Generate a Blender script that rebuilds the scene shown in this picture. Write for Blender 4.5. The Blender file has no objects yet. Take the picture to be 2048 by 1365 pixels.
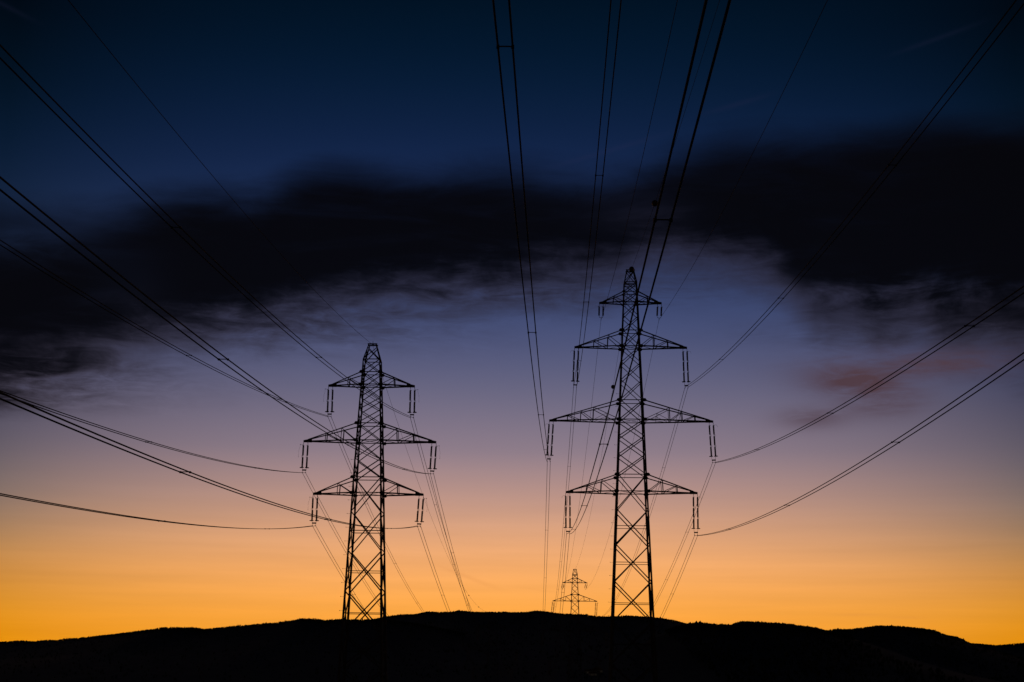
import bpy, math, random
from mathutils import Vector, Matrix, Quaternion, noise as mnoise

random.seed(11)
sc = bpy.context.scene
C = sc.collection
R = math.radians

# ------------------------------------------------------------------ camera
CAM_H = 1.7
TILT, ROLL = R(12.197), R(0.626)
cam = bpy.data.cameras.new('camera')
cam.sensor_width = 36.0
cam.lens = 52.73
cam.clip_start = 0.1
cam.clip_end = 60000
cam_o = bpy.data.objects.new('camera', cam)
C.objects.link(cam_o)
fw = Vector((0, math.cos(TILT), math.sin(TILT)))
up = Vector((0, -math.sin(TILT), math.cos(TILT)))
rt = Vector((1, 0, 0))
r2 = rt * math.cos(ROLL) + up * math.sin(ROLL)
u2 = up * math.cos(ROLL) - rt * math.sin(ROLL)
mw = Matrix((r2, u2, -fw)).transposed().to_4x4()
mw.translation = Vector((0, 0, CAM_H))
cam_o.matrix_world = mw
sc.camera = cam_o

# ------------------------------------------------------------------ exposure
sc.view_settings.view_transform = 'Standard'
sc.view_settings.look = 'None'
sc.view_settings.exposure = 0.0
sc.view_settings.gamma = 1.0
sc.view_settings.use_curve_mapping = False


def lin(c):
    return tuple((v / 255 / 12.92) if v / 255 <= 0.04045 else ((v / 255 + 0.055) / 1.055) ** 2.4 for v in c) + (1.0,)


# ------------------------------------------------------------------ dusk sky
# the sun is already below the horizon straight ahead, so there is no sun lamp
world = bpy.data.worlds.new('World')
sc.world = world
world.use_nodes = True
NT = world.node_tree
NT.nodes.clear()


class S:
    """thin wrapper so that node maths can be written as expressions"""
    def __init__(self, sock):
        self.s = sock

    @staticmethod
    def _op(op, *a, clamp=False):
        n = NT.nodes.new('ShaderNodeMath')
        n.operation = op
        n.use_clamp = clamp
        for i, v in enumerate(a):
            if isinstance(v, S):
                NT.links.new(v.s, n.inputs[i])
            else:
                n.inputs[i].default_value = v
        return S(n.outputs[0])

    def __add__(self, o): return S._op('ADD', self, o)
    __radd__ = __add__
    def __sub__(self, o): return S._op('SUBTRACT', self, o)
    def __rsub__(self, o): return S._op('SUBTRACT', o, self)
    def __mul__(self, o): return S._op('MULTIPLY', self, o)
    __rmul__ = __mul__
    def __truediv__(self, o): return S._op('DIVIDE', self, o)
    def abs(self): return S._op('ABSOLUTE', self)
    def min(self, o): return S._op('MINIMUM', self, o)
    def max(self, o): return S._op('MAXIMUM', self, o)
    def clamp(self): return S._op('ADD', self, 0.0, clamp=True)
    def exp(self): return S._op('EXPONENT', self)


def sstep(x, a, b):
    n = NT.nodes.new('ShaderNodeMapRange')
    n.interpolation_type = 'SMOOTHSTEP'
    NT.links.new(x.s, n.inputs[0])
    n.inputs[1].default_value = a
    n.inputs[2].default_value = b
    return S(n.outputs[0])


tc = NT.nodes.new('ShaderNodeTexCoord')
sep = NT.nodes.new('ShaderNodeSeparateXYZ')
NT.links.new(tc.outputs['Generated'], sep.inputs[0])
dx, dy, dz = S(sep.outputs[0]), S(sep.outputs[1]), S(sep.outputs[2])
AZ = S._op('ARCTAN2', dx, dy) * (180 / math.pi)
EL = S._op('ARCSINE', dz) * (180 / math.pi)

EL0, EL1 = -2.0, 60.0


def ramp(stops):
    n = NT.nodes.new('ShaderNodeValToRGB')
    cr = n.color_ramp
    cr.interpolation = 'B_SPLINE'
    while len(cr.elements) > 1:
        cr.elements.remove(cr.elements[-1])
    for i, (e, c) in enumerate(stops):
        p = (e - EL0) / (EL1 - EL0)
        el = cr.elements[0] if i == 0 else cr.elements.new(p)
        el.position = p
        el.color = lin(c)
    NT.links.new(((EL - EL0) / (EL1 - EL0)).s, n.inputs[0])
    return n.outputs[0]


# afterglow over the place where the sun went down, and the duller sky to either side of it
GLOW = [(-2, (250, 148, 20)), (0.5, (253, 160, 42)), (1.5, (254, 166, 60)), (2.4, (254, 171, 80)), (3.3, (250, 173, 100)),
        (4.25, (236, 169, 116)), (5.2, (214, 160, 127)), (6.1, (191, 149, 134)), (7.1, (166, 137, 138)),
        (8.0, (142, 125, 138)), (9.95, (108, 105, 130)), (11.8, (80, 86, 122)), (13.4, (63, 75, 116)),
        (15.5, (44, 60, 102)), (17.5, (28, 45, 84)), (19.4, (17, 35, 70)), (21.3, (9, 29, 57)), (23.1, (3, 23, 45)),
        (25, (1, 18, 35)), (35, (0, 9, 20)), (60, (0, 5, 12))]
SIDE = [(-2, (215, 130, 0)), (0.7, (232, 146, 2)), (1.2, (226, 142, 6)), (2.1, (212, 140, 34)), (3.0, (203, 136, 56)),
        (4.0, (180, 131, 78)), (5.0, (148, 118, 94)), (6.0, (123, 107, 101)), (7.4, (97, 90, 101)),
        (9.2, (73, 71, 92)), (10.7, (58, 62, 90)), (12.0, (48, 56, 86)), (14, (34, 46, 76)), (16.5, (18, 34, 60)),
        (18.3, (9, 27, 51)), (20.2, (3, 19, 36)), (22, (1, 13, 26)), (23.6, (1, 8, 18)), (35, (0, 4, 10)), (60, (0, 3, 8))]
fac = S._op('POWER', (AZ.abs() / 19.6).min(1.0), 2.6)
mixc = NT.nodes.new('ShaderNodeMix')
mixc.data_type = 'RGBA'
NT.links.new(fac.s, mixc.inputs[0])
NT.links.new(ramp(GLOW), mixc.inputs[6])
NT.links.new(ramp(SIDE), mixc.inputs[7])
fall = 1.0 - 0.9 * sstep(AZ.abs(), 20, 110)
# thin haze streaks low in the glow
_v = NT.nodes.new('ShaderNodeCombineXYZ')
NT.links.new((AZ * 0.07 + EL * 0.05).s, _v.inputs[0])
NT.links.new((EL * 1.5).s, _v.inputs[1])
_n = NT.nodes.new('ShaderNodeTexNoise')
_n.inputs['Scale'].default_value = 1.0
_n.inputs['Detail'].default_value = 5.0
_n.inputs['Roughness'].default_value = 0.55
NT.links.new(_v.outputs[0], _n.inputs['Vector'])
fall = fall * (1.0 + 0.3 * (S(_n.outputs['Fac']) - 0.5) * sstep(EL, 8.5, 3.0))
bg_dusk = NT.nodes.new('ShaderNodeBackground')
NT.links.new(mixc.outputs[2], bg_dusk.inputs[0])
NT.links.new(fall.s, bg_dusk.inputs[1])

sky = NT.nodes.new('ShaderNodeTexSky')
sky.sky_type = 'NISHITA'
sky.sun_disc = False
sky.sun_elevation = R(-6)
sky.sun_rotation = 0.0
bg_sky = NT.nodes.new('ShaderNodeBackground')
NT.links.new(sky.outputs[0], bg_sky.inputs[0])
bg_sky.inputs[1].default_value = 0.05
add = NT.nodes.new('ShaderNodeAddShader')
NT.links.new(bg_dusk.outputs[0], add.inputs[0])
NT.links.new(bg_sky.outputs[0], add.inputs[1])


# ---- clouds of the evening sky, in azimuth / elevation
def fnoise(kx, ky, scale, detail=5.0, rough=0.55, seed=0.0, warp=0.0):
    v = NT.nodes.new('ShaderNodeCombineXYZ')
    NT.links.new((AZ * kx).s, v.inputs[0])
    NT.links.new((EL * ky).s, v.inputs[1])
    v.inputs[2].default_value = seed
    n = NT.nodes.new('ShaderNodeTexNoise')
    n.inputs['Scale'].default_value = scale
    n.inputs['Detail'].default_value = detail
    n.inputs['Roughness'].default_value = rough
    n.inputs['Distortion'].default_value = warp
    NT.links.new(v.outputs[0], n.inputs['Vector'])
    return S(n.outputs['Fac']) - 0.5


def fcurve(pts):
    n = NT.nodes.new('ShaderNodeFloatCurve')
    cu = n.mapping.curves[0]
    pts = [(-60, pts[0][1] - 1.0)] + pts + [(60, pts[-1][1] - 1.0)]
    pp = [((a + 60) / 120, e / 30) for a, e in pts]
    cu.points[0].location = pp[0]
    cu.points[1].location = pp[-1]
    for p in pp[1:-1]:
        cu.points.new(*p)
    n.mapping.update()
    NT.links.new(((AZ + 60.0) / 120.0).clamp().s, n.inputs[1])
    return S(n.outputs[0]) * 30.0


TOP = [(-19.6, 16.3), (-17.8, 16.4), (-16, 16.6), (-14.2, 17.0), (-12.3, 17.4), (-10.4, 17.5), (-8.9, 18.15), (-7.5, 18.5),
       (-5.5, 18.45), (-3.5, 18.6), (-1.6, 18.9), (0.4, 18.85), (2.5, 18.6), (4.4, 18.65), (6.0, 19.2), (7.4, 19.6), (8.4, 19.8),
       (10.4, 19.8), (12.3, 19.75), (14.2, 19.75), (16.1, 20.0), (18, 19.9), (19.7, 19.8)]
BOT = [(-19.2, 10.7), (-17.4, 10.9), (-15.7, 11.45), (-13.9, 12.1), (-12, 12.6), (-10.2, 12.95), (-8.3, 13.7), (-6.4, 14.2),
       (-4.4, 14.5), (-2.5, 14.7), (-0.5, 15.0), (1.5, 15.2), (3.4, 15.5), (5.4, 15.9), (7.4, 16.0), (8.9, 15.7), (10.3, 15.1),
       (11.2, 14.0), (12.0, 13.3), (13, 13.4), (14.1, 12.8), (15.3, 13.0), (16.7, 12.4), (18, 12.5), (19.3, 12.0)]
nA = fnoise(0.13, 0.30, 1.0, 3.0, 0.5, 3.1)
nB = fnoise(0.24, 0.9, 1.0, 6.0, 0.62, 8.7, 0.6)
nC = fnoise(0.55, 2.6, 1.0, 5.0, 0.62, 1.3, 1.2)
nD = fnoise(0.09, 0.20, 1.0, 4.0, 0.55, 5.9, 0.3)
TC, BC = fcurve(TOP), fcurve(BOT)
nG = fnoise(0.42, 0.5, 1.0, 5.0, 0.6, 21.3, 0.4)
t = sstep(TC - EL + 0.12 + 1.4 * nA + 0.9 * nB, -0.7, 1.6)
b = sstep(EL - BC + 0.5 + 1.0 * nA + 1.9 * nB + 0.8 * nC + 1.6 * nG, -2.0, 1.7)


def blob(a0, e0, sa, se):
    p, q = (AZ - a0) / sa, (EL - e0) / se
    return (0.0 - (p * p + q * q)).exp()


dens = t * b
nF = fnoise(0.12, 0.62, 1.0, 5.0, 0.6, 12.4, 0.5)
dens = dens * (1.0 - (0.42 + 1.6 * nB).clamp() * blob(-19.4, 15.1, 3.4, 0.7)) * (1.0 - 0.12 * blob(-14.6, 13.6, 1.6, 1.5)) \
    * (1.0 - 0.18 * blob(4.8, 17.2, 3.0, 1.1)) * (1.0 - 0.75 * nF.max(0.0)) \
    * (1.0 - (0.15 + 2.0 * nB + 1.2 * nG).clamp() * blob(14.5, 13.4, 5.5, 1.1))
wisp = (0.8 * blob(-18.6, 10.2, 5.0, 0.8) + 0.6 * blob(-19.6, 9.3, 3.6, 0.45)
        + 0.55 * blob(-8.0, 12.6, 5.5, 0.9) + 0.42 * blob(0.5, 14.0, 6.0, 0.7) + 0.3 * blob(14.5, 12.4, 5.0, 0.6)) \
    * (0.5 + 2.2 * nB + 1.6 * nC).clamp()
dens = (dens + wisp * (1.0 - dens)).clamp() * sstep(AZ.abs(), 75, 45)
# thickness to opacity
opac = 1.0 - S._op('POWER', 1.0 - dens, 1.75)
low = sstep(EL - BC, 2.6, 0.4)
rimc = NT.nodes.new('ShaderNodeMix')
rimc.data_type = 'RGBA'
NT.links.new(low.s, rimc.inputs[0])
rimc.inputs[6].default_value = lin((7, 10, 20))
rimc.inputs[7].default_value = lin((42, 35, 41))
rim = NT.nodes.new('ShaderNodeMix')
rim.data_type = 'RGBA'
NT.links.new(sstep(dens, 0.35, 0.95).s, rim.inputs[0])
NT.links.new(rimc.outputs[2], rim.inputs[6])
rim.inputs[7].default_value = lin((6, 6, 10))
bg_cloud = NT.nodes.new('ShaderNodeBackground')
NT.links.new(rim.outputs[2], bg_cloud.inputs[0])
mix1 = NT.nodes.new('ShaderNodeMixShader')
NT.links.new((opac * 0.99).s, mix1.inputs[0])
NT.links.new(add.outputs[0], mix1.inputs[1])
NT.links.new(bg_cloud.outputs[0], mix1.inputs[2])

# the small rosy cloud low on the right
rose = (0.95 * blob(13.0, 10.5, 1.7, 0.5) + 0.9 * blob(16.3, 11.05, 2.6, 0.5) + 0.95 * blob(14.2, 9.8, 1.4, 0.6)
        + 0.7 * blob(11.5, 9.2, 1.3, 0.42) + 0.35 * blob(12.5, 11.1, 2.4, 0.6)) * (0.95 + 1.9 * nB + 1.4 * nC).clamp()
bg_rose = NT.nodes.new('ShaderNodeBackground')
bg_rose.inputs[0].default_value = lin((80, 60, 69))
mix2 = NT.nodes.new('ShaderNodeMixShader')
NT.links.new((rose * 0.92).clamp().s, mix2.inputs[0])
NT.links.new(mix1.outputs[0], mix2.inputs[1])
NT.links.new(bg_rose.outputs[0], mix2.inputs[2])


# faint vapour trails
def trail(a0, e0, a1, e1, w):
    L = math.hypot(a1 - a0, e1 - e0)
    cx, cy = (a1 - a0) / L, (e1 - e0) / L
    s_ = (AZ - a0) * cx + (EL - e0) * cy
    q = ((EL - e0) * cx - (AZ - a0) * cy) / w
    return (0.0 - q * q).exp() * sstep(s_, -0.4, 0.6 + L * 0.3) * sstep(s_, L + 0.4, L - 0.6 - L * 0.3)


hi = trail(-21.5, 23.75, -18.7, 22.8, 0.09) + trail(1.0, 18.7, 6.6, 20.15, 0.10) + trail(7.3, 20.65, 10.6, 21.4, 0.10) \
    + trail(14.6, 22.35, 18.8, 23.35, 0.09)
bg_tr = NT.nodes.new('ShaderNodeBackground')
bg_tr.inputs[0].default_value = lin((52, 50, 84))
mix3 = NT.nodes.new('ShaderNodeMixShader')
NT.links.new((hi * 0.065).s, mix3.inputs[0])
NT.links.new(mix2.outputs[0], mix3.inputs[1])
NT.links.new(bg_tr.outputs[0], mix3.inputs[2])
lo = trail(-3.0, 3.75, -0.1, 2.7, 0.08) + 0.6 * trail(0.1, 2.9, 1.9, 2.7, 0.04) \
    + 0.9 * blob(12.9, 1.95, 0.9, 0.05) + 0.8 * blob(14.6, 1.85, 0.7, 0.06)
bg_tr2 = NT.nodes.new('ShaderNodeBackground')
bg_tr2.inputs[0].default_value = lin((205, 130, 70))
mix4 = NT.nodes.new('ShaderNodeMixShader')
NT.links.new((lo * 0.17).s, mix4.inputs[0])
NT.links.new(mix3.outputs[0], mix4.inputs[1])
NT.links.new(bg_tr2.outputs[0], mix4.inputs[2])
out = NT.nodes.new('ShaderNodeOutputWorld')
NT.links.new(mix4.outputs[0], out.inputs[0])


# ------------------------------------------------------------------ materials
def material(name, col, rough=0.8, metal=0.0, var=0.35, scale=3.0, bump=0.0, emit=None):
    m = bpy.data.materials.new(name)
    m.use_nodes = True
    nt = m.node_tree
    p = nt.nodes['Principled BSDF']
    p.inputs['Roughness'].default_value = rough
    p.inputs['Metallic'].default_value = metal
    tcn = nt.nodes.new('ShaderNodeTexCoord')
    n = nt.nodes.new('ShaderNodeTexNoise')
    n.inputs['Scale'].default_value = scale
    n.inputs['Detail'].default_value = 5
    nt.links.new(tcn.outputs['Object'], n.inputs['Vector'])
    r = nt.nodes.new('ShaderNodeValToRGB')
    r.color_ramp.elements[0].position = 0.3
    r.color_ramp.elements[1].position = 0.7
    r.color_ramp.elements[0].color = tuple(c * (1 - var) for c in col) + (1,)
    r.color_ramp.elements[1].color = tuple(c * (1 + var) for c in col) + (1,)
    nt.links.new(n.outputs['Fac'], r.inputs[0])
    nt.links.new(r.outputs[0], p.inputs['Base Color'])
    if bump:
        bm = nt.nodes.new('ShaderNodeBump')
        bm.inputs['Strength'].default_value = bump
        nt.links.new(n.outputs['Fac'], bm.inputs['Height'])
        nt.links.new(bm.outputs[0], p.inputs['Normal'])
    if emit:
        p.inputs['Emission Color'].default_value = emit[0] + (1,)
        p.inputs['Emission Strength'].default_value = emit[1]
    return m


M_STEEL = material('galvanised_steel', (0.11, 0.112, 0.115), 0.85, 0.0, 0.25, 2.0)
M_PLATE = material('gusset_steel', (0.10, 0.10, 0.105), 0.85, 0.0, 0.25, 4.0)
M_WIRE = material('weathered_cable', (0.035, 0.035, 0.036), 0.9, 0.0, 0.15, 1.0)
M_PORC = material('brown_porcelain', (0.06, 0.028, 0.018), 0.45, 0.0, 0.2, 6.0)
M_FIT = material('forged_fittings', (0.09, 0.09, 0.09), 0.8, 0.0, 0.2, 6.0)
M_BALL = material('marker_ball_plastic', (0.09, 0.03, 0.025), 0.5, 0.0, 0.2, 2.0)
M_CONC = material('concrete', (0.25, 0.24, 0.22), 0.95, 0.0, 0.2, 3.0, 0.2)
M_GRASS = material('meadow_grass', (0.035, 0.05, 0.02), 0.95, 0.0, 0.4, 0.05, 0.3)
M_HILL = material('wooded_hillside', (0.022, 0.032, 0.016), 0.95, 0.0, 0.4, 0.02, 0.3)
M_TREE = material('distant_foliage', (0.03, 0.045, 0.02), 0.95, 0.0, 0.4, 0.05)
M_RENDER = material('house_render', (0.35, 0.32, 0.28), 0.95, 0.0, 0.15, 1.0)
M_ROOF = material('roof_tiles', (0.14, 0.06, 0.04), 0.9, 0.0, 0.25, 2.0)
M_WOOD = material('painted_wood', (0.12, 0.08, 0.05), 0.8, 0.0, 0.2, 3.0)
M_LIT = material('lit_window', (0.5, 0.45, 0.35), 0.6, 0.0, 0.05, 1.0, 0.0, ((1.0, 0.85, 0.65), 0.09))


# ------------------------------------------------------------------ object helpers
def tag(o, label, cat, group=None):
    o['label'] = label
    o['category'] = cat
    if group:
        o['group'] = group
    return o


def empty(name, loc=(0, 0, 0), rot=(0, 0, 0)):
    o = bpy.data.objects.new(name, None)
    o.empty_display_size = 0.5
    o.location = loc
    o.rotation_euler = rot
    C.objects.link(o)
    return o


def mesh(name, verts, faces, mat, smooth=False):
    me = bpy.data.meshes.new(name)
    me.from_pydata([tuple(v) for v in verts], [], faces)
    me.materials.append(mat)
    if smooth:
        me.polygons.foreach_set('use_smooth', [True] * len(me.polygons))
    me.update()
    return me


def put(name, me, parent=None, loc=(0, 0, 0), kind=None):
    o = bpy.data.objects.new(name, me)
    o.location = loc
    if parent:
        o.parent = parent
    if kind:
        o['kind'] = kind
    C.objects.link(o)
    return o


def copy_tree(o, parent=None):
    c = o.copy()
    C.objects.link(c)
    c.parent = parent
    for ch in list(o.children):
        copy_tree(ch, c)
    return c


class MB:
    def __init__(self):
        self.v, self.f = [], []

    def box(self, c, s):
        cx, cy, cz = c
        sx, sy, sz = (k / 2 for k in s)
        n = len(self.v)
        self.v += [(cx + i * sx, cy + j * sy, cz + k * sz) for k in (-1, 1) for j in (-1, 1) for i in (-1, 1)]
        self.f += [tuple(n + q for q in w) for w in ((0, 2, 3, 1), (4, 5, 7, 6), (0, 1, 5, 4), (1, 3, 7, 5), (3, 2, 6, 7), (2, 0, 4, 6))]

    def tube(self, pts, r, seg=6, closed=False):
        pts = [Vector(p) for p in pts]
        n0 = len(self.v)
        N = len(pts)
        for i, p in enumerate(pts):
            if closed:
                d = pts[(i + 1) % N] - pts[i - 1]
            else:
                d = pts[min(i + 1, N - 1)] - pts[max(i - 1, 0)]
            d.normalize()
            a = d.cross(Vector((0, 0, 1)))
            if a.length < 1e-3:
                a = Vector((1, 0, 0))
            a.normalize()
            b_ = d.cross(a).normalized()
            for k in range(seg):
                t_ = 2 * math.pi * k / seg
                self.v.append(tuple(p + a * (r * math.cos(t_)) + b_ * (r * math.sin(t_))))
        for i in range(N if closed else N - 1):
            j = (i + 1) % N
            for k in range(seg):
                k2 = (k + 1) % seg
                self.f.append((n0 + i * seg + k, n0 + i * seg + k2, n0 + j * seg + k2, n0 + j * seg + k))
        if not closed:
            self.f.append(tuple(n0 + k for k in range(seg))[::-1])
            self.f.append(tuple(n0 + (N - 1) * seg + k for k in range(seg)))

    def lathe(self, prof, seg=8, c=(0, 0)):
        n0 = len(self.v)
        for r, z in prof:
            for k in range(seg):
                t_ = 2 * math.pi * k / seg
                self.v.append((c[0] + r * math.cos(t_), c[1] + r * math.sin(t_), z))
        for i in range(len(prof) - 1):
            for k in range(seg):
                k2 = (k + 1) % seg
                self.f.append((n0 + i * seg + k, n0 + i * seg + k2, n0 + (i + 1) * seg + k2, n0 + (i + 1) * seg + k))
        self.f.append(tuple(n0 + k for k in range(seg))[::-1])
        self.f.append(tuple(n0 + (len(prof) - 1) * seg + k for k in range(seg)))

    def build(self, name, mat, smooth=False):
        return mesh(name, self.v, self.f, mat, smooth)


# one angle-iron profile of unit length and unit flange, shared by every straight member
def angle_mesh():
    tk = 0.16
    prof = [(0, 0), (1, 0), (1, tk), (tk, tk), (tk, 1), (0, 1)]
    prof = [(x - 0.3, y - 0.3) for x, y in prof]
    v = [(x, y, z) for z in (0, 1) for x, y in prof]
    f = [(i, (i + 1) % 6, 6 + (i + 1) % 6, 6 + i) for i in range(6)] + [(0, 3, 2, 1), (0, 5, 4, 3), (6, 7, 8, 9), (6, 9, 10, 11)]
    return mesh('angle_iron', v, f, M_STEEL)


ANGLE = angle_mesh()


def member(name, parent, p0, p1, w, origin=(0, 0, 0), roll=0.0):
    p0, p1, og = Vector(p0), Vector(p1), Vector(origin)
    d = p1 - p0
    o = bpy.data.objects.new(name, ANGLE)
    q = d.to_track_quat('Z', 'Y')
    if roll:
        q = q @ Quaternion((0, 0, 1), roll)
    o.rotation_mode = 'QUATERNION'
    o.rotation_quaternion = q
    o.location = p0 - og
    o.scale = (w, w, d.length)
    o.parent = parent
    C.objects.link(o)
    return o


def lerp(a, b_, t_):
    return tuple(x + (y - x) * t_ for x, y in zip(a, b_))


# ------------------------------------------------------------------ terrain
PROF = [(-3000, 3), (-300, 1.2), (0, 0), (90, -1.2), (178, -3.3), (200, -3.9), (330, -12.5), (482, -23.2), (900, -45), (1400, -52), (60000, -52)]


def ground_z(x, y):
    for (a, za), (b_, zb) in zip(PROF, PROF[1:]):
        if a <= y <= b_:
            t_ = (y - a) / (b_ - a)
            return za + (zb - za) * t_
    return PROF[0][1]


ys = [-3000, -1200, -500, -300] + list(range(-200, 1500, 25)) + [1700, 2200, 3000, 4500, 7000, 11000, 18000, 30000]
xs = [-30000, -15000, -7000, -3500, -1800, -900] + list(range(-600, 601, 40)) + [900, 1800, 3500, 7000, 15000, 30000]
gv, gf = [], []
for y in ys:
    for x in xs:
        near = 1.0 if (abs(x) < 600 and -200 <= y < 1500) else 0.0
        flat = min(1.0, max(0.0, (abs(y - 178) - 14) / 30)) * min(1.0, max(0.0, (abs(y - 482) - 14) / 30))
        gv.append((x, y, ground_z(x, y) + near * flat * 0.5 * mnoise.noise((x * 0.02, y * 0.02, 0))))
nx = len(xs)
for j in range(len(ys) - 1):
    for i in range(nx - 1):
        gf.append((j * nx + i, j * nx + i + 1, (j + 1) * nx + i + 1, (j + 1) * nx + i))
put('ground', mesh('ground', gv, gf, M_GRASS, True), kind='structure')

# wooded hill ridges beyond the valley: (ridge distance, front depth, crest points in metres from the camera's eye level)
HILLS = [
    ('left', 4200, 1900, [(-2300, 10), (-1900, 30), (-1600, 42), (-1396, 48), (-1341, 52.6), (-1296, 50.4), (-1265, 56.1), (-1239, 55.1), (-1206, 60.8),
      (-1178, 61.1), (-1124, 69), (-1079, 73.4), (-1015, 82.1), (-952, 92.3), (-925, 93.9), (-897, 92.4), (-866, 93.2), (-840, 89.8), (-760, 98.4),
      (-715, 102), (-642, 108.2), (-601, 114.8), (-570, 120.6), (-533, 121), (-509, 115.8), (-469, 120), (-405, 120.7), (-368, 121.5), (-320, 119),
      (-240, 110), (-120, 85), (60, 40), (200, -20)]),
    ('middle', 5200, 2900, [(-900, 60), (-700, 110), (-560, 140), (-456, 150.5), (-431, 156.1), (-362, 166.8), (-321, 168.5), (-277, 177.1), (-242, 175.4), (-192, 178),
      (-172, 182.6), (-152, 180.1), (-99, 177.8), (-47, 177.9), (-16, 180.4), (8, 178.5), (66, 179.1), (82, 182.6), (92, 184.4), (118, 183),
      (133, 181.2), (164, 176.3), (210, 174.4), (253, 172.7), (290, 168.1), (324, 166.7), (354, 167.7), (413, 169.9), (447, 168.1), (511, 164.6),
      (562, 157.6), (619, 143.8), (680, 132), (780, 110), (900, 70), (1100, 0)]),
    ('right', 3700, 1500, [(180, -20), (300, 50), (380, 88), (440, 102.3), (464, 105.6), (500, 102.4), (541, 101.7), (545, 104.1), (568, 109.9), (609, 109.9), (664, 106),
      (709, 98.7), (741, 96.1), (772, 90.2), (830, 78), (940, 45), (1060, -10)]),
    ('far right', 4400, 1900, [(560, 0), (720, 60), (840, 92), (918, 107.3), (940, 111.8), (973, 112.1), (1011, 116.4), (1060, 123.7), (1129, 121.9), (1200, 114.6),
      (1227, 110.6), (1253, 100.3), (1291, 93.2), (1322, 77.3), (1400, 50), (1520, 0)]),
    ('farthest right', 5600, 2000, [(1100, 40), (1400, 80), (1580, 97), (1682, 98.4), (1758, 94.3), (1785, 92.3), (1887, 98.8), (2050, 110), (2300, 95), (2700, 50), (3200, 0)]),
]
FOOT = -60.0
CREST_CUT = {'left': 4.0, 'middle': 4.4, 'right': 5.5, 'far right': 4.4, 'farthest right': 4.0}


def crest(pts, x):
    for (a, za), (b_, zb) in zip(pts, pts[1:]):
        if a <= x <= b_:
            return za + (zb - za) * (x - a) / (b_ - a)
    return -100.0


def hill_z(h, x, y):
    name, Y, D, pts = h
    v = (y - Y) / D
    zc = crest(pts, x) + CAM_H - CREST_CUT[name]
    s_ = max(0.0, 1 - abs(v))
    s_ = s_ * (0.75 + 0.25 * s_)
    z = FOOT + (zc - FOOT) * s_
    if abs(v) > 0.02:
        w_ = min(1.0, abs(v) * 4) * s_
        z += w_ * (14 * mnoise.noise((x * 0.004, y * 0.004, 3.3)) - 9)
    return z


def hill_mesh(h):
    name, Y, D, pts = h
    x0, x1 = pts[0][0], pts[-1][0]
    nxs = int((x1 - x0) / 14)
    gx = [x0 + (x1 - x0) * i / nxs for i in range(nxs + 1)]
    gyv = [-1, -0.85, -0.7, -0.55, -0.42, -0.3, -0.2, -0.12, -0.06, -0.025, 0, 0.025, 0.1, 0.3, 0.6, 1.0]
    v = [(x, Y + q * D, hill_z(h, x, Y + q * D)) for q in gyv for x in gx]
    n = len(gx)
    f = [(j * n + i, j * n + i + 1, (j + 1) * n + i + 1, (j + 1) * n + i) for j in range(len(gyv) - 1) for i in range(n - 1)]
    return mesh('hill', v, f, M_HILL, True)


def wood_mesh(h, n_crest, n_slope, hmin, hmax):
    name, Y, D, pts = h
    x0, x1 = pts[2][0], pts[-3][0]
    m = MB()
    spots = []
    for i in range(n_crest):
        x = random.uniform(x0, x1)
        spots.append((x, Y + random.uniform(-45, 25)))
    for i in range(n_slope):
        spots.append((random.uniform(x0, x1), Y - D * random.uniform(0.02, 0.8)))
    for x, y in spots:
        den = mnoise.noise((x * 0.013, y * 0.013, 1.7 + Y))
        hh = random.uniform(hmin, hmax) * (1.0 + 0.35 * den)
        if random.random() < 0.015:
            hh *= 1.35
        r_ = hh * random.uniform(0.26, 0.42)
        z = hill_z(h, x, y) - 0.5
        n0 = len(m.v)
        con = random.random() < 0.35
        zm = z + hh * (0.22 if con else 0.55)
        m.v.append((x, y, z))
        for k in range(5):
            a = 2 * math.pi * k / 5 + random.random()
            rr = r_ * random.uniform(0.75, 1.2)
            m.v.append((x + rr * math.cos(a), y + rr * math.sin(a), zm + hh * random.uniform(-0.1, 0.12)))
        m.v.append((x + random.uniform(-.3, .3), y, z + hh))
        for k in range(5):
            k2 = (k + 1) % 5
            m.f.append((n0, n0 + 1 + k2, n0 + 1 + k))
            m.f.append((n0 + 6, n0 + 1 + k, n0 + 1 + k2))
    return m.build('distant_wood', M_TREE)


WOODN = {'left': (3600, 1500, 4.2, 6.0), 'middle': (3600, 2200, 4.6, 6.6), 'right': (1900, 1200, 6.0, 9.5),
         'far right': (1900, 1200, 5.0, 7.2), 'farthest right': (1500, 600, 4.5, 6.5)}
for h in HILLS:
    put('hill', hill_mesh(h), kind='structure')
    w = put('distant_wood', wood_mesh(h, *WOODN[h[0]]), kind='stuff')
    w['label'] = 'dark distant woodland covering the %s hill ridge' % h[0]
    w['category'] = 'woodland'

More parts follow.
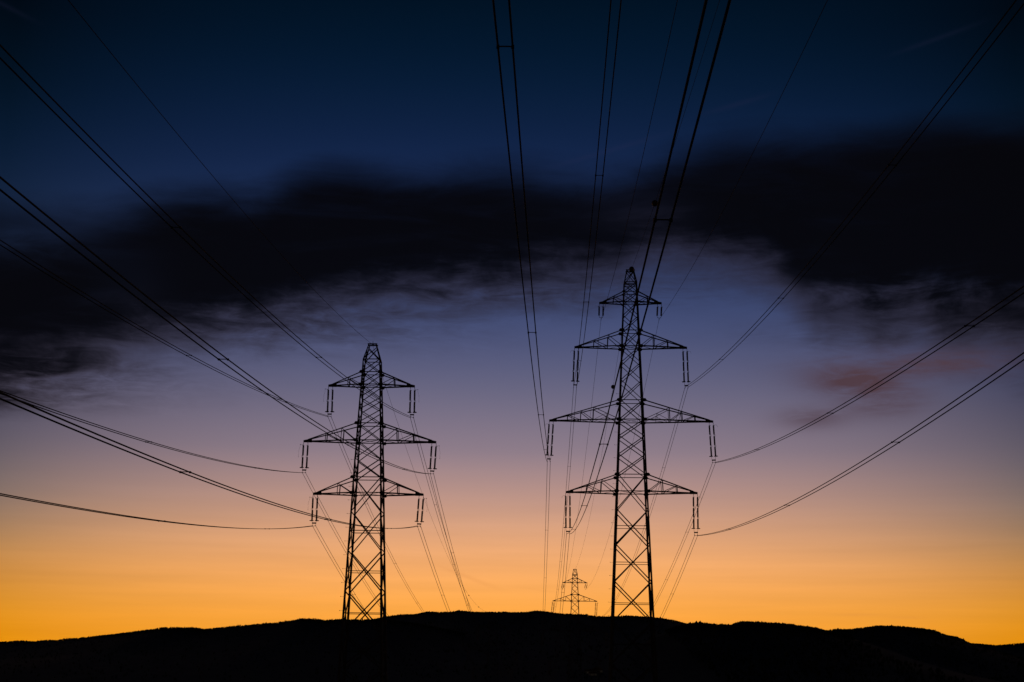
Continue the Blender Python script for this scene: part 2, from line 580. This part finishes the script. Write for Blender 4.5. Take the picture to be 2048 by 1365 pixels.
# ------------------------------------------------------------------ lattice pylons
# heights are above the pylon's foot; half widths of the square body
TALL = dict(
    prof=[(0, 2.95), (10.95, 2.48), (26, 1.88), (28.05, 1.79), (34.93, 1.54), (37.38, 1.46), (44.31, 1.16), (46.34, 1.10), (52.66, 0.83), (54.3, 0.475)],
    panels=[(0.6, 5.2), (5.2, 10.2), (10.2, 15.0), (15.0, 19.45), (19.45, 23.7), (23.7, 28.05), (28.05, 30.53), (30.53, 32.84), (32.84, 34.93), (34.93, 37.38),
            (37.38, 39.9), (39.9, 42.19), (42.19, 44.31), (44.31, 46.34), (46.34, 48.22), (48.22, 50.07), (50.07, 51.4), (51.4, 52.66), (52.66, 54.2)],
    rings=[7.6, 12.45, 17.32, 21.73, 25.99, 28.05, 34.93, 37.38, 44.31, 46.34, 50.07, 51.4, 52.4, 52.66],
    arms=[  # tip reach, lower level, upper level, strut fractions
        (3.96, 50.07, 51.4, [0.48]), (7.09, 44.31, 46.34, [0.32, 0.64]), (10.22, 34.93, 37.38, [0.39, 0.58, 0.78]), (8.13, 25.99, 28.05, [0.33, 0.64])],
    top=54.3)
SHORT = dict(
    prof=[(0, 2.6), (10.04, 2.22), (24.02, 1.67), (25.8, 1.61), (30.08, 1.45), (32.07, 1.37), (39.64, 1.01), (41.55, 0.46)],
    panels=[(0.6, 4.3), (4.3, 8.15), (8.15, 12.87), (12.87, 17.4), (17.4, 21.81), (21.81, 25.8), (25.8, 27.93), (27.93, 30.08), (30.08, 32.07),
            (32.07, 33.63), (33.63, 35.06), (35.06, 36.65), (36.65, 38.13), (38.13, 39.64), (39.64, 41.1)],
    rings=[6.3, 10.52, 15.16, 19.7, 24.03, 25.8, 30.08, 32.07, 36.65, 38.13, 39.64],
    arms=[(5.05, 36.63, 38.13, [0.45]), (7.69, 30.08, 32.07, [0.31, 0.63]), (6.36, 24.0, 25.8, [0.42])],
    top=41.55)


def half(spec, z):
    for (a, wa), (b_, wb) in zip(spec['prof'], spec['prof'][1:]):
        if a <= z <= b_:
            return wa + (wb - wa) * (z - a) / (b_ - a)
    return spec['prof'][-1][1]


def leg_mesh(spec, sx, sy):
    m = MB()
    top = spec['top']
    cuts = [0.0] + [p[1] for p in spec['panels'][1:-1:1]] + [top]
    cuts = sorted(set(cuts))
    groups = [cuts[i:i + 3] for i in range(0, len(cuts) - 1, 2)]
    for g in groups:
        zs = g
        w = 0.25 - 0.115 * (zs[0] / top) - (0.015 if zs[0] > 0.9 * top else 0)
        tk = 0.025
        o = 0.03 if zs[0] < 0.62 * top else 0.012
        n0 = len(m.v)
        for i, z in enumerate(zs):
            zz = z + (0.22 if i == len(zs) - 1 and z < top - 0.1 else 0)
            hw = half(spec, zz) + o
            prof = [(hw, hw), (hw, hw - w), (hw - tk, hw - w), (hw - tk, hw - tk), (hw - w, hw - tk), (hw - w, hw)]
            m.v += [(sx * a, sy * b_, zz) for a, b_ in prof]
        for i in range(len(zs) - 1):
            for k in range(6):
                k2 = (k + 1) % 6
                m.f.append((n0 + i * 6 + k, n0 + i * 6 + k2, n0 + i * 6 + 6 + k2, n0 + i * 6 + 6 + k))
        m.f.append(tuple(n0 + k for k in range(6)))
        m.f.append(tuple(n0 + (len(zs) - 1) * 6 + k for k in range(6)))
    return m.build('leg', M_STEEL)


def gusset_mesh(w, h_):
    pts = [(-w, 0), (-0.55 * w, h_), (0.55 * w, h_), (w, 0), (0.55 * w, -h_), (-0.55 * w, -h_)]
    v = [(x, yy, z) for yy in (-0.012, 0.012) for x, z in pts]
    f = [tuple(range(6)), tuple(range(11, 5, -1))] + [(i, i + 6, (i + 1) % 6 + 6, (i + 1) % 6) for i in range(6)]
    return mesh('gusset_plate', v, f, M_PLATE)


GUSSET = gusset_mesh(0.37, 0.21)
GUSSET_S = gusset_mesh(0.2, 0.13)
GUSSET_M = gusset_mesh(0.3, 0.19)


def tip_mesh(side):
    m = MB()
    # tapering box beam that carries the insulators
    v = [(0, .10, .12), (0, -.10, .12), (0, -.10, -.12), (0, .10, -.12), (-.95, .17, .30), (-.95, -.17, .30), (-.95, -.17, -.12), (-.95, .17, -.12)]
    m.v = [(x * side, y, z) for x, y, z in v]
    m.f = [(0, 1, 2, 3), (7, 6, 5, 4), (0, 4, 5, 1), (1, 5, 6, 2), (2, 6, 7, 3), (3, 7, 4, 0)]
    m.box((-0.03 * side, 0, -0.13), (0.05, 0.10, 0.10))
    m.box((-0.50 * side, 0, -0.15), (0.05, 0.10, 0.10))
    return m.build('crossarm', M_STEEL)


TIPS = {1: tip_mesh(1), -1: tip_mesh(-1)}


def step_bolt_mesh():
    m = MB()
    m.tube([(0, 0, 0), (-0.36, -0.02, 0)], 0.012, 5)
    m.box((-0.37, -0.02, 0.01), (0.05, 0.05, 0.08))
    return m.build('step_bolt', M_FIT)


STEP = step_bolt_mesh()


def footing_mesh():
    m = MB()
    m.lathe([(0.75, -1.2), (0.75, 0.05), (0.42, 0.30), (0.40, 0.55)], 12)
    return m.build('footing', M_CONC)


FOOTING = footing_mesh()


def make_pylon(spec):
    root = empty('lattice_pylon')
    top = spec['top']
    for sx in (-1, 1):
        for sy in (-1, 1):
            put('leg', leg_mesh(spec, sx, sy), root)
            put('footing', FOOTING, root, (sx * 2.9 if spec is TALL else sx * 2.56, sy * (2.9 if spec is TALL else 2.56), 0))
    # faces: (corner a, corner b) sign pairs
    faces = [((-1, -1), (1, -1)), ((1, -1), (1, 1)), ((1, 1), (-1, 1)), ((-1, 1), (-1, -1))]

    def corner(s_, z, inset):
        hw = half(spec, z) - inset
        return (s_[0] * hw, s_[1] * hw, z)
    for (z0, z1) in spec['panels']:
        w = 0.135 if z1 < 0.45 * top else (0.11 if z1 < 0.7 * top else 0.09)
        for a, b_ in faces:
            member('brace', root, corner(a, z0, 0.02), corner(b_, z1, 0.02), w)
            member('brace', root, corner(b_, z0, 0.09), corner(a, z1, 0.09), w)
    for z in spec['rings']:
        w = 0.075 if z < 0.45 * top else 0.095
        for a, b_ in faces:
            member('horizontal_strut', root, corner(a, z, 0.05), corner(b_, z, 0.05), w)
    # plan bracing where the crossarms pass through
    for (_, zl, zu, _) in spec['arms']:
        for a, b_ in (((-1, -1), (1, 1)), ((1, -1), (-1, 1))):
            member('plan_brace', root, corner(a, zl + 0.02, 0.08), corner(b_, zl + 0.02, 0.08), 0.05)
    # flat beam across the peak
    hw = half(spec, top)
    pk = MB()
    for sy in (-1, 1):
        pk.box((0, sy * hw, top), (2 * hw + 0.2, 0.10, 0.14))
    pk.box((0, 0, top + 0.02), (0.14, 2 * hw, 0.10))
    pk.box((0, 0, top + 0.2), (0.04, 0.04, 0.45))
    put('peak_beam', pk.build('peak_beam', M_STEEL), root)
    # gusset plates at the crossarm joints
    for i, (_, zl, zu, _) in enumerate(spec['arms']):
        for z in (zl, zu):
            for sx in (-1, 1):
                for sy in (-1, 1):
                    hw = half(spec, z)
                    g = GUSSET_M if spec is SHORT else (GUSSET if i > 0 else GUSSET_S)
                    put('gusset_plate', g, root, (sx * (hw + (0.05 if i else 0)), sy * (hw + 0.05), z))
    # crossarms
    for (tip, zl, zu, fr) in spec['arms']:
        for side in (-1, 1):
            T = (side * tip, 0, zl)
            arm = put('crossarm', TIPS[side], root, T)
            hl, hu = half(spec, zl), half(spec, zu)
            for sy in (-1, 1):
                lo0, up0 = (side * hl, sy * hl, zl), (side * hu, sy * hu, zu)
                lo1 = (side * (tip - 0.45), sy * 0.13, zl - 0.03)
                up1 = (side * (tip - 0.5), sy * 0.13, zl + 0.16)
                member('chord', arm, lo0, lo1, 0.15, T)
                member('chord', arm, up0, up1, 0.125, T)
                prev = 0.0
                for k, q in enumerate(fr):
                    U, Lw = lerp(up0, up1, q), lerp(lo0, lo1, q)
                    member('strut', arm, Lw, U, 0.09, T)
                    member('arm_brace', arm, U, lerp(lo0, lo1, prev), 0.075, T)
                    if k == 0 and q > 0.38 and len(fr) == 3:
                        mid = lerp(lo0, U, 0.5)
                        member('strut', arm, lerp(lo0, lo1, q * 0.5), mid, 0.045, T)
                        member('arm_brace', arm, mid, Lw, 0.045, T)
                    prev = q
            # bottom plane lacing
            st = [0.0] + fr + [0.9]
            lf0, lf1 = (side * hl, -hl, zl - 0.01), (side * (tip - 0.45), -0.13, zl - 0.04)
            lb0, lb1 = (side * hl, hl, zl - 0.01), (side * (tip - 0.45), 0.13, zl - 0.04)
            for k in range(len(st) - 1):
                A, B_ = (lf0, lf1), (lb0, lb1)
                if k % 2:
                    A, B_ = B_, A
                member('lacing', arm, lerp(A[0], A[1], st[k]), lerp(B_[0], B_[1], st[k + 1]), 0.05, T)
                if k:
                    member('lacing', arm, lerp(lf0, lf1, st[k]), lerp(lb0, lb1, st[k]), 0.05, T)
    # climbing bolts up the left leg
    z = 3.0
    while z < 0.72 * top:
        hw = half(spec, z)
        put('step_bolt', STEP, root, (-hw, hw * (-1 if spec is SHORT else 1), z))
        z += 1.62 if spec is TALL else 1.55
    return root


YAW_R, YAW_L = 0.0273, 0.0216
FOOT_Z = -5 + CAM_H
PR = Vector((14.97, 185.0, FOOT_Z))
PL = Vector((-16.30, 172.0, FOOT_Z))
OFF_R = Vector((5.9, 297.9, -19.2))
OFF_L = Vector((11.3, 308.0, -20.3))

tall = make_pylon(TALL)
tall.location = PR
tall.rotation_euler = (0, 0, -YAW_R)
tag(tall, 'tall near lattice pylon with four crossarms, the larger one on the right', 'pylon', 'lattice pylons')
short = make_pylon(SHORT)
short.location = PL
short.rotation_euler = (0, 0, -YAW_L)
tag(short, 'shorter near lattice pylon with three crossarms, on the left', 'pylon', 'lattice pylons')
tall_far = copy_tree(tall)
tall_far.location = PR + OFF_R
tall_far.rotation_euler = (0, 0, -0.005)
tag(tall_far, 'small distant lattice pylon rising over the ridge just left of the tall pylon', 'pylon', 'lattice pylons')
short_far = copy_tree(short)
short_far.location = PL + OFF_L
short_far.rotation_euler = (0, 0, -0.02)
tag(short_far, 'distant pylon lost black against the dark hill, between the two near pylons', 'pylon', 'lattice pylons')


# ------------------------------------------------------------------ insulators
def unit_mesh(length):
    m = MB()
    n = int(length / 0.075)
    prof = [(0.03, 0.0), (0.045, -0.01), (0.045, -0.06)]
    for i in range(n):
        z = -0.07 - (length - 0.14) * i / n
        s_ = (length - 0.14) / n
        prof += [(0.085, z), (0.118, z - 0.35 * s_), (0.112, z - 0.5 * s_), (0.085, z - 0.6 * s_)]
    prof += [(0.045, -length + 0.06), (0.045, -length + 0.01), (0.03, -length)]
    m.lathe(prof, 8)
    return m.build('insulator_rod', M_PORC, True)


def ring_mesh(rad, thick, n=16):
    m = MB()
    m.tube([(rad * math.cos(2 * math.pi * k / n), rad * math.sin(2 * math.pi * k / n), 0) for k in range(n)], thick, 5, True)
    m.box((0, 0, 0), (2 * rad, 0.03, 0.03))
    return m.build('corona_ring', M_FIT)


UNIT = {ln: unit_mesh(ln) for ln in (1.27, 1.24, 1.20)}
RING_B, RING_S = ring_mesh(0.21, 0.04), ring_mesh(0.13, 0.008, 12)


def link_mesh(h_):
    m = MB()
    m.tube([(0, 0, 0), (0, 0, -h_)], 0.02, 6)
    m.box((0, 0, -h_ * 0.5), (0.06, 0.03, 0.09))
    return m.build('hanger_link', M_FIT)


def clamp_mesh():
    m = MB()
    m.tube([(0, 0, 0.3), (0, 0, 0.03)], 0.016, 6)
    m.tube([(0, -0.22, -0.02), (0, -0.1, 0.01), (0, 0.1, 0.01), (0, 0.22, -0.02)], 0.032, 6)
    m.box((0, 0, 0.03), (0.07, 0.12, 0.07))
    return m.build('suspension_clamp', M_FIT)


CLAMP = clamp_mesh()


def twin_insulator(style, side):
    """origin at the middle of the crossarm tip, strings hang in -z; lateral is x"""
    root = empty('insulator_string')
    n, ln, total = {'three': (3, 1.24, 5.0), 'two': (2, 1.27, 3.52), 'one': (1, 1.20, 2.04)}[style]
    top_link = 0.30
    link = link_mesh(top_link)
    for sx in (-1, 1):
        x = sx * 0.255
        put('hanger_link', link, root, (x, 0, 0))
        z = -top_link
        for i in range(n):
            put('insulator_rod', UNIT[ln], root, (x, 0, z))
            put('arcing_ring', RING_S, root, (x + 0.05 * side, 0, z - 0.02))
            z -= ln
            if i < n - 1:
                put('arcing_ring', RING_S, root, (x + 0.05 * side, 0, z + 0.02))
                m = MB()
                m.tube([(0, 0, 0.0), (0, 0, -0.1)], 0.02, 5)
                put('coupling', m.build('coupling', M_FIT), root, (x, 0, z))
                z -= 0.10
        if style != 'one':
            put('corona_ring', RING_B, root, (x + 0.05 * sx, 0, z + 0.02))
        else:
            put('arcing_ring', RING_S, root, (x, 0, z + 0.05))
    m = MB()
    if style == 'one':
        m.tube([(-0.255, 0, z), (-0.25, 0, z - 0.12), (-0.17, 0, z - 0.24), (0, 0, z - 0.29), (0.17, 0, z - 0.24), (0.25, 0, z - 0.12), (0.255, 0, z)], 0.03, 6)
        put('yoke', m.build('yoke', M_FIT), root)
        put('suspension_clamp', CLAMP, root, (0, 0, -total))
    else:
        zb = -total + 0.32
        m.tube([(-0.255, 0, z), (-0.20, 0, zb)], 0.018, 6)
        m.tube([(0.255, 0, z), (0.20, 0, zb)], 0.018, 6)
        m.box((0, 0, zb), (0.48, 0.06, 0.15))
        put('yoke', m.build('yoke', M_FIT), root)
        for sx in (-1, 1):
            put('suspension_clamp', CLAMP, root, (sx * 0.187, 0, -total))
    # arcing horn on the outer string
    h = MB()
    if style == 'two':
        pts = [(0.255 * side, 0, -0.25), (0.62 * side, 0, -0.24)]
        h.tube(pts, 0.012, 5)
        h.box((0.62 * side, 0, -0.24), (0.07, 0.07, 0.07))
        h.tube([(0.62 * side, 0, -0.26), (0.63 * side, 0, -0.5), (0.72 * side, 0, -0.8), (0.78 * side, 0, -1.1), (0.77 * side, 0, -1.45), (0.765 * side, 0, -1.7)], 0.009, 5)
        h.box((0.765 * side, 0, -1.7), (0.05, 0.05, 0.05))
        put('arcing_horn', h.build('arcing_horn', M_FIT), root)
    elif style == 'three':
        h.tube([(0.255 * side, 0, -0.38), (0.45 * side, 0, -0.27), (0.62 * side, 0, -0.30), (0.70 * side, 0, -0.42), (0.75 * side, 0, -0.58)], 0.012, 5)
        put('arcing_horn', h.build('arcing_horn', M_FIT), root)
    return root, total


# attachment (crossarm end) -> where the clamp hangs, from which pylon
ARMN = {'R': ['top', 'second', 'third', 'bottom'], 'L': ['top', 'middle', 'bottom']}
WIRE_AT = {}       # clamp positions in the world, near and far
# clamp point in the pylon's own frame: (lateral, height above foot)
CLAMPS = {'R1L': (-3.73, 47.89), 'R1R': (3.60, 47.93), 'R2L': (-7.00, 39.18), 'R2R': (6.95, 39.27), 'R3L': (-10.24, 29.69), 'R3R': (10.22, 29.78),
          'R4L': (-7.83, 20.87), 'R4R': (7.86, 20.76), 'L1L': (-4.79, 32.97), 'L1R': (4.80, 32.92), 'L2L': (-7.50, 26.42), 'L2R': (7.27, 26.54),
          'L3L': (-6.11, 20.35), 'L3R': (5.91, 20.45)}
PROTO = {}
for far in (False, True):
    for key, (cx, cz) in CLAMPS.items():
        line, idx, sd = key[0], int(key[1]) - 1, (-1 if key[2] == 'L' else 1)
        spec = TALL if line == 'R' else SHORT
        base = (PR if line == 'R' else PL) + ((OFF_R if line == 'R' else OFF_L) if far else Vector((0, 0, 0)))
        yaw = (YAW_R if line == 'R' else YAW_L) if not far else (0.005 if line == 'R' else 0.02)
        style = 'two' if line == 'L' else ('one' if idx == 0 else 'three')
        tip, zl = spec['arms'][idx][0], spec['arms'][idx][1]
        ax, az_ = sd * (tip - 0.265), zl - 0.15
        lean_x = cx - (0.35 if (far and line == 'R') else 0.0)
        pk = (style, sd)
        if pk not in PROTO:
            root, total = twin_insulator(style, sd)
            PROTO[pk] = (root, total)
        else:
            total = PROTO[pk][1]
            root = copy_tree(PROTO[pk][0])
        cosy, siny = math.cos(yaw), math.sin(yaw)
        root.location = base + Vector((ax * cosy, -ax * siny, az_))
        ang = math.asin(max(-0.3, min(0.3, (lean_x - ax) / total)))
        bx, bz = ax + total * math.sin(ang) * 1.0, az_ - total * math.cos(ang)
        # rotation about +y by a tilts -z towards -x, so turn it the other way
        root.rotation_euler = (0, -ang, -yaw)
        wz = cz if abs(cz - bz) < 0.12 else bz
        WIRE_AT[(key, far)] = base + Vector((bx * cosy, -bx * siny, wz))
        end = 'left' if sd < 0 else 'right'
        if line == 'R':
            who = 'small distant pylon' if far else 'tall right pylon'
        else:
            who = 'distant black-on-black pylon' if far else 'shorter left pylon'
        what = {'one': 'short U-shaped insulator pair', 'two': 'twin insulator strings', 'three': 'long twin insulator strings'}[style]
        tag(root, '%s on %s end of %s crossarm, %s' % (what, end, ARMN[line][idx], who), 'insulator',
            'insulators on the pylons')

# ------------------------------------------------------------------ conductors
# near span: heading, slope, curvature and spacer distances; far span: curvature and spacer fractions
SPANS = {
    'R2L': (0.03187, -0.12482, 0.000370, [37, 75, 111, 148], 0.000340, [0.118, 0.245, 0.374, 0.522, 0.671]),
    'R3L': (0.03325, -0.11399, 0.000341, [38.4, 76.8, 112.5, 149.9], 0.000325, [0.119, 0.247, 0.381, 0.52, 0.66]),
    'R4L': (0.02400, -0.08644, 0.000325, [37.8, 79.3, 115.1, 151.5], 0.000338, [0.12, 0.247, 0.38, 0.52]),
    'R2R': (0.02800, -0.12451, 0.000332, [38.6, 77.7, 114.2, 152], 0.000359, [0.118, 0.245, 0.37, 0.503, 0.65]),
    'R3R': (0.04313, -0.11682, 0.000276, [43.9, 84.9, 121.0, 158], 0.000359, [0.117, 0.239, 0.37, 0.51]),
    'R4R': (0.02729, -0.07719, 0.000347, [34.2, 71.7, 108.0, 146], 0.000367, [0.114, 0.24, 0.37, 0.51]),
    'R1L': (0.02562, -0.11929, 0.000330, [], 0.000335, []),
    'R1R': (0.02843, -0.12990, 0.000308, [], 0.000323, []),
    'L1L': (0.03926, -0.11991, 0.000401, [30, 64.6, 104, 142], 0.000438, [0.113, 0.233, 0.359, 0.49]),
    'L1R': (0.02752, -0.12765, 0.000362, [32, 69.7, 109.8, 148], 0.000454, [0.111, 0.229, 0.352, 0.48]),
    'L2L': (-0.00061, -0.12237, 0.000316, [32.1, 74.6, 113], 0.000404, [0.118, 0.242, 0.36, 0.49]),
    'L2R': (0.02401, -0.12469, 0.000365, [33, 72, 112.1, 150], 0.000472, [0.109, 0.222, 0.35, 0.48]),
    'L3L': (-0.01211, -0.10786, 0.000264, [35.8, 79.5, 118], 0.000409, [0.113, 0.24, 0.36]),
    'L3R': (0.01939, -0.10863, 0.000316, [34, 74.2, 114.0, 152], 0.000395, [0.116, 0.24, 0.36]),
}
EARTH = {'R0': (0.01237, -0.07808, 0.000291, 0.000266), 'L0': (0.00095, -0.13825, 0.000265, 0.000366)}
BACK = 228.0


def span_points(P, E_, sp, b_far, n_near=110, n_far=70):
    ph, a, b_ = sp
    pts = []
    for i in range(n_near, -1, -1):
        u = BACK * (i / n_near)
        pts.append(Vector((P.x - u * math.sin(ph), P.y - u * math.cos(ph), P.z + a * u + b_ * u * u)))
    L = (E_ - P).xy.length
    for i in range(1, n_far + 1):
        t_ = i / n_far
        q = P.lerp(E_, t_)
        q.z -= b_far * L * L * t_ * (1 - t_)
        pts.append(q)
    return pts


def near_pt(P, sp, u):
    ph, a, b_ = sp
    return Vector((P.x - u * math.sin(ph), P.y - u * math.cos(ph), P.z + a * u + b_ * u * u))


def far_pt(P, E_, b_far, t_):
    L = (E_ - P).xy.length
    q = P.lerp(E_, t_)
    q.z -= b_far * L * L * t_ * (1 - t_)
    return q


def spacer_mesh():
    m = MB()
    m.tube([(-0.187, 0, 0), (-0.1, 0, 0.012), (0.1, 0, 0.012), (0.187, 0, 0)], 0.018, 6)
    for sx in (-1, 1):
        m.box((sx * 0.187, 0, 0), (0.075, 0.11, 0.075))
    return m.build('spacer', M_FIT)


SPACER = spacer_mesh()
for key, (ph, a, b_, near, bf, farf) in SPANS.items():
    P, E_ = WIRE_AT[(key, False)], WIRE_AT[(key, True)]
    line, idx = key[0], int(key[1]) - 1
    end = 'left' if key[2] == 'L' else 'right'
    who = 'tall right pylon' if line == 'R' else 'shorter left pylon'
    pts = span_points(P, E_, (ph, a, b_), bf)
    if near:
        root = empty('twin_conductor', P)
        tag(root, 'twin power cables through %s end of %s crossarm, %s' % (end, ARMN[line][idx], who),
            'power cable', 'twin cables of the two power lines')
        for sx in (-1, 1):
            m = MB()
            m.tube([p - P + Vector((sx * 0.187, 0, 0)) for p in pts], 0.026, 6)
            put('wire', m.build('wire', M_WIRE, True), root)
        for u in near:
            o = put('spacer', SPACER, root, near_pt(P, (ph, a, b_), u) - P)
        for q in farf:
            o = put('spacer', SPACER, root, far_pt(P, E_, bf, q) - P)
    else:
        m = MB()
        m.tube([p - P for p in pts], 0.019, 6)
        o = put('single_conductor', m.build('single_conductor', M_WIRE, True), None, P)
        tag(o, 'single thin power cable through the %s end of the top crossarm of the tall pylon' % end,
            'power cable', 'single cables of the right-hand line')

BALL = MB()
BALL.lathe([(0.02, -0.33)] + [(0.33 * math.cos(R(a_)), 0.33 * math.sin(R(a_))) for a_ in range(-75, 76, 15)] + [(0.02, 0.33)], 16)
BALL_ME = BALL.build('marker_ball', M_BALL, True)
SB = MB()
SB.lathe([(0.02, -0.13)] + [(0.13 * math.cos(R(a_)), 0.13 * math.sin(R(a_))) for a_ in range(-60, 61, 20)] + [(0.02, 0.13)], 10)
SMALL_ME = SB.build('marker_ball', M_BALL, True)
for key, (ph, a, b_, bf) in EARTH.items():
    spec = TALL if key == 'R0' else SHORT
    base, off = (PR, OFF_R) if key == 'R0' else (PL, OFF_L)
    P = base + Vector((0.10 if key == 'R0' else -0.05, 0, spec['top'] + 0.02))
    E_ = P + off
    root = empty('earth_wire', P)
    m = MB()
    m.tube([p - P for p in span_points(P, E_, (ph, a, b_), bf)], 0.017, 6)
    put('wire', m.build('wire', M_WIRE, True), root)
    if key == 'R0':
        for u in (1.2, 36.4):
            put('marker_ball', BALL_ME, root, near_pt(P, (ph, a, b_), u) - P)
        put('marker_ball', BALL_ME, root, far_pt(P, E_, bf, 0.160) - P)
        tag(root, 'thin earth wire with round marker balls over the peak of the tall right-hand pylon', 'earth wire', 'earth wires')
    else:
        for q in (0.6055, 0.740):
            put('marker_ball', SMALL_ME, root, far_pt(P, E_, bf, q) - P)
        tag(root, 'thin earth wire running over the peak of the shorter left-hand pylon', 'earth wire', 'earth wires')


# ------------------------------------------------------------------ the hamlet whose lights show at the hill's foot
def make_house():
    root = empty('distant_house')
    w, d, hh = 9.0, 7.0, 4.6
    m = MB()
    m.box((0, 0, hh / 2 - 1.0), (w, d, hh + 2.0))
    m.v += [(-w / 2, -d / 2, hh), (-w / 2, d / 2, hh), (-w / 2, 0, hh + 2.6), (w / 2, -d / 2, hh), (w / 2, d / 2, hh), (w / 2, 0, hh + 2.6)]
    m.f += [(8, 10, 9), (11, 12, 13)]
    put('wall', m.build('wall', M_RENDER), root)
    r_ = MB()
    for s_ in (-1, 1):
        n = len(r_.v)
        a_, b_ = (s_ * (d / 2 + 0.5), hh - 0.35), (0, hh + 2.65)
        for x in (-w / 2 - 0.4, w / 2 + 0.4):
            r_.v += [(x, a_[0], a_[1]), (x, b_[0], b_[1]), (x, b_[0], b_[1] + 0.18), (x, a_[0], a_[1] + 0.18)]
        r_.f += [(n, n + 1, n + 2, n + 3), (n + 7, n + 6, n + 5, n + 4), (n, n + 4, n + 5, n + 1), (n + 1, n + 5, n + 6, n + 2), (n + 2, n + 6, n + 7, n + 3), (n + 3, n + 7, n + 4, n)]
    rf = put('roof', r_.build('roof', M_ROOF), root)
    ch = MB()
    ch.box((2.2, 0.8, hh + 2.6), (0.7, 0.7, 1.8))
    put('chimney', ch.build('chimney', M_RENDER), rf)
    dr = MB()
    dr.box((-1.6, -d / 2 - 0.03, 1.05), (1.0, 0.06, 2.1))
    put('door', dr.build('door', M_WOOD), root)
    wn = MB()
    wn.box((1.4, -d / 2 - 0.03, 1.6), (1.3, 0.05, 1.3))
    wo = put('window', wn.build('window', M_LIT), root)
    fr = MB()
    for sx in (-1, 1):
        fr.box((1.4 + sx * 0.7, -d / 2 - 0.04, 1.6), (0.1, 0.08, 1.5))
        fr.box((1.4, -d / 2 - 0.04, 1.6 + sx * 0.7), (1.3, 0.08, 0.1))
    put('frame', fr.build('frame', M_WOOD), wo)
    return root


MID = HILLS[1]


def on_hill(azd, eld):
    """walk out along a bearing until the middle hill's foot is met at that elevation"""
    y = 2320.0
    while y < 3600:
        x = math.tan(R(azd)) * y
        z = hill_z(MID, x, y)
        if math.degrees(math.atan2(z + 1.6 - CAM_H, math.hypot(x, y))) >= eld:
            break
        y += 5.0
    return Vector((x, y, z))


house = make_house()
for i, (azd, eld, rz) in enumerate([(2.92, -0.24, 10), (3.05, -0.23, -14), (3.08, -0.32, 5), (3.20, -0.31, 20), (3.22, -0.21, -8), (3.25, -0.16, 12), (3.34, -0.17, -20), (3.42, -0.19, 8)]):
    o = house if i == 0 else copy_tree(house)
    o.location = on_hill(azd, eld)
    o.rotation_euler = (0, 0, R(rz))
    tag(o, 'tiny far-off house with one faintly lit window at the foot of the dark hill', 'house', 'hamlet at the foot of the hill')
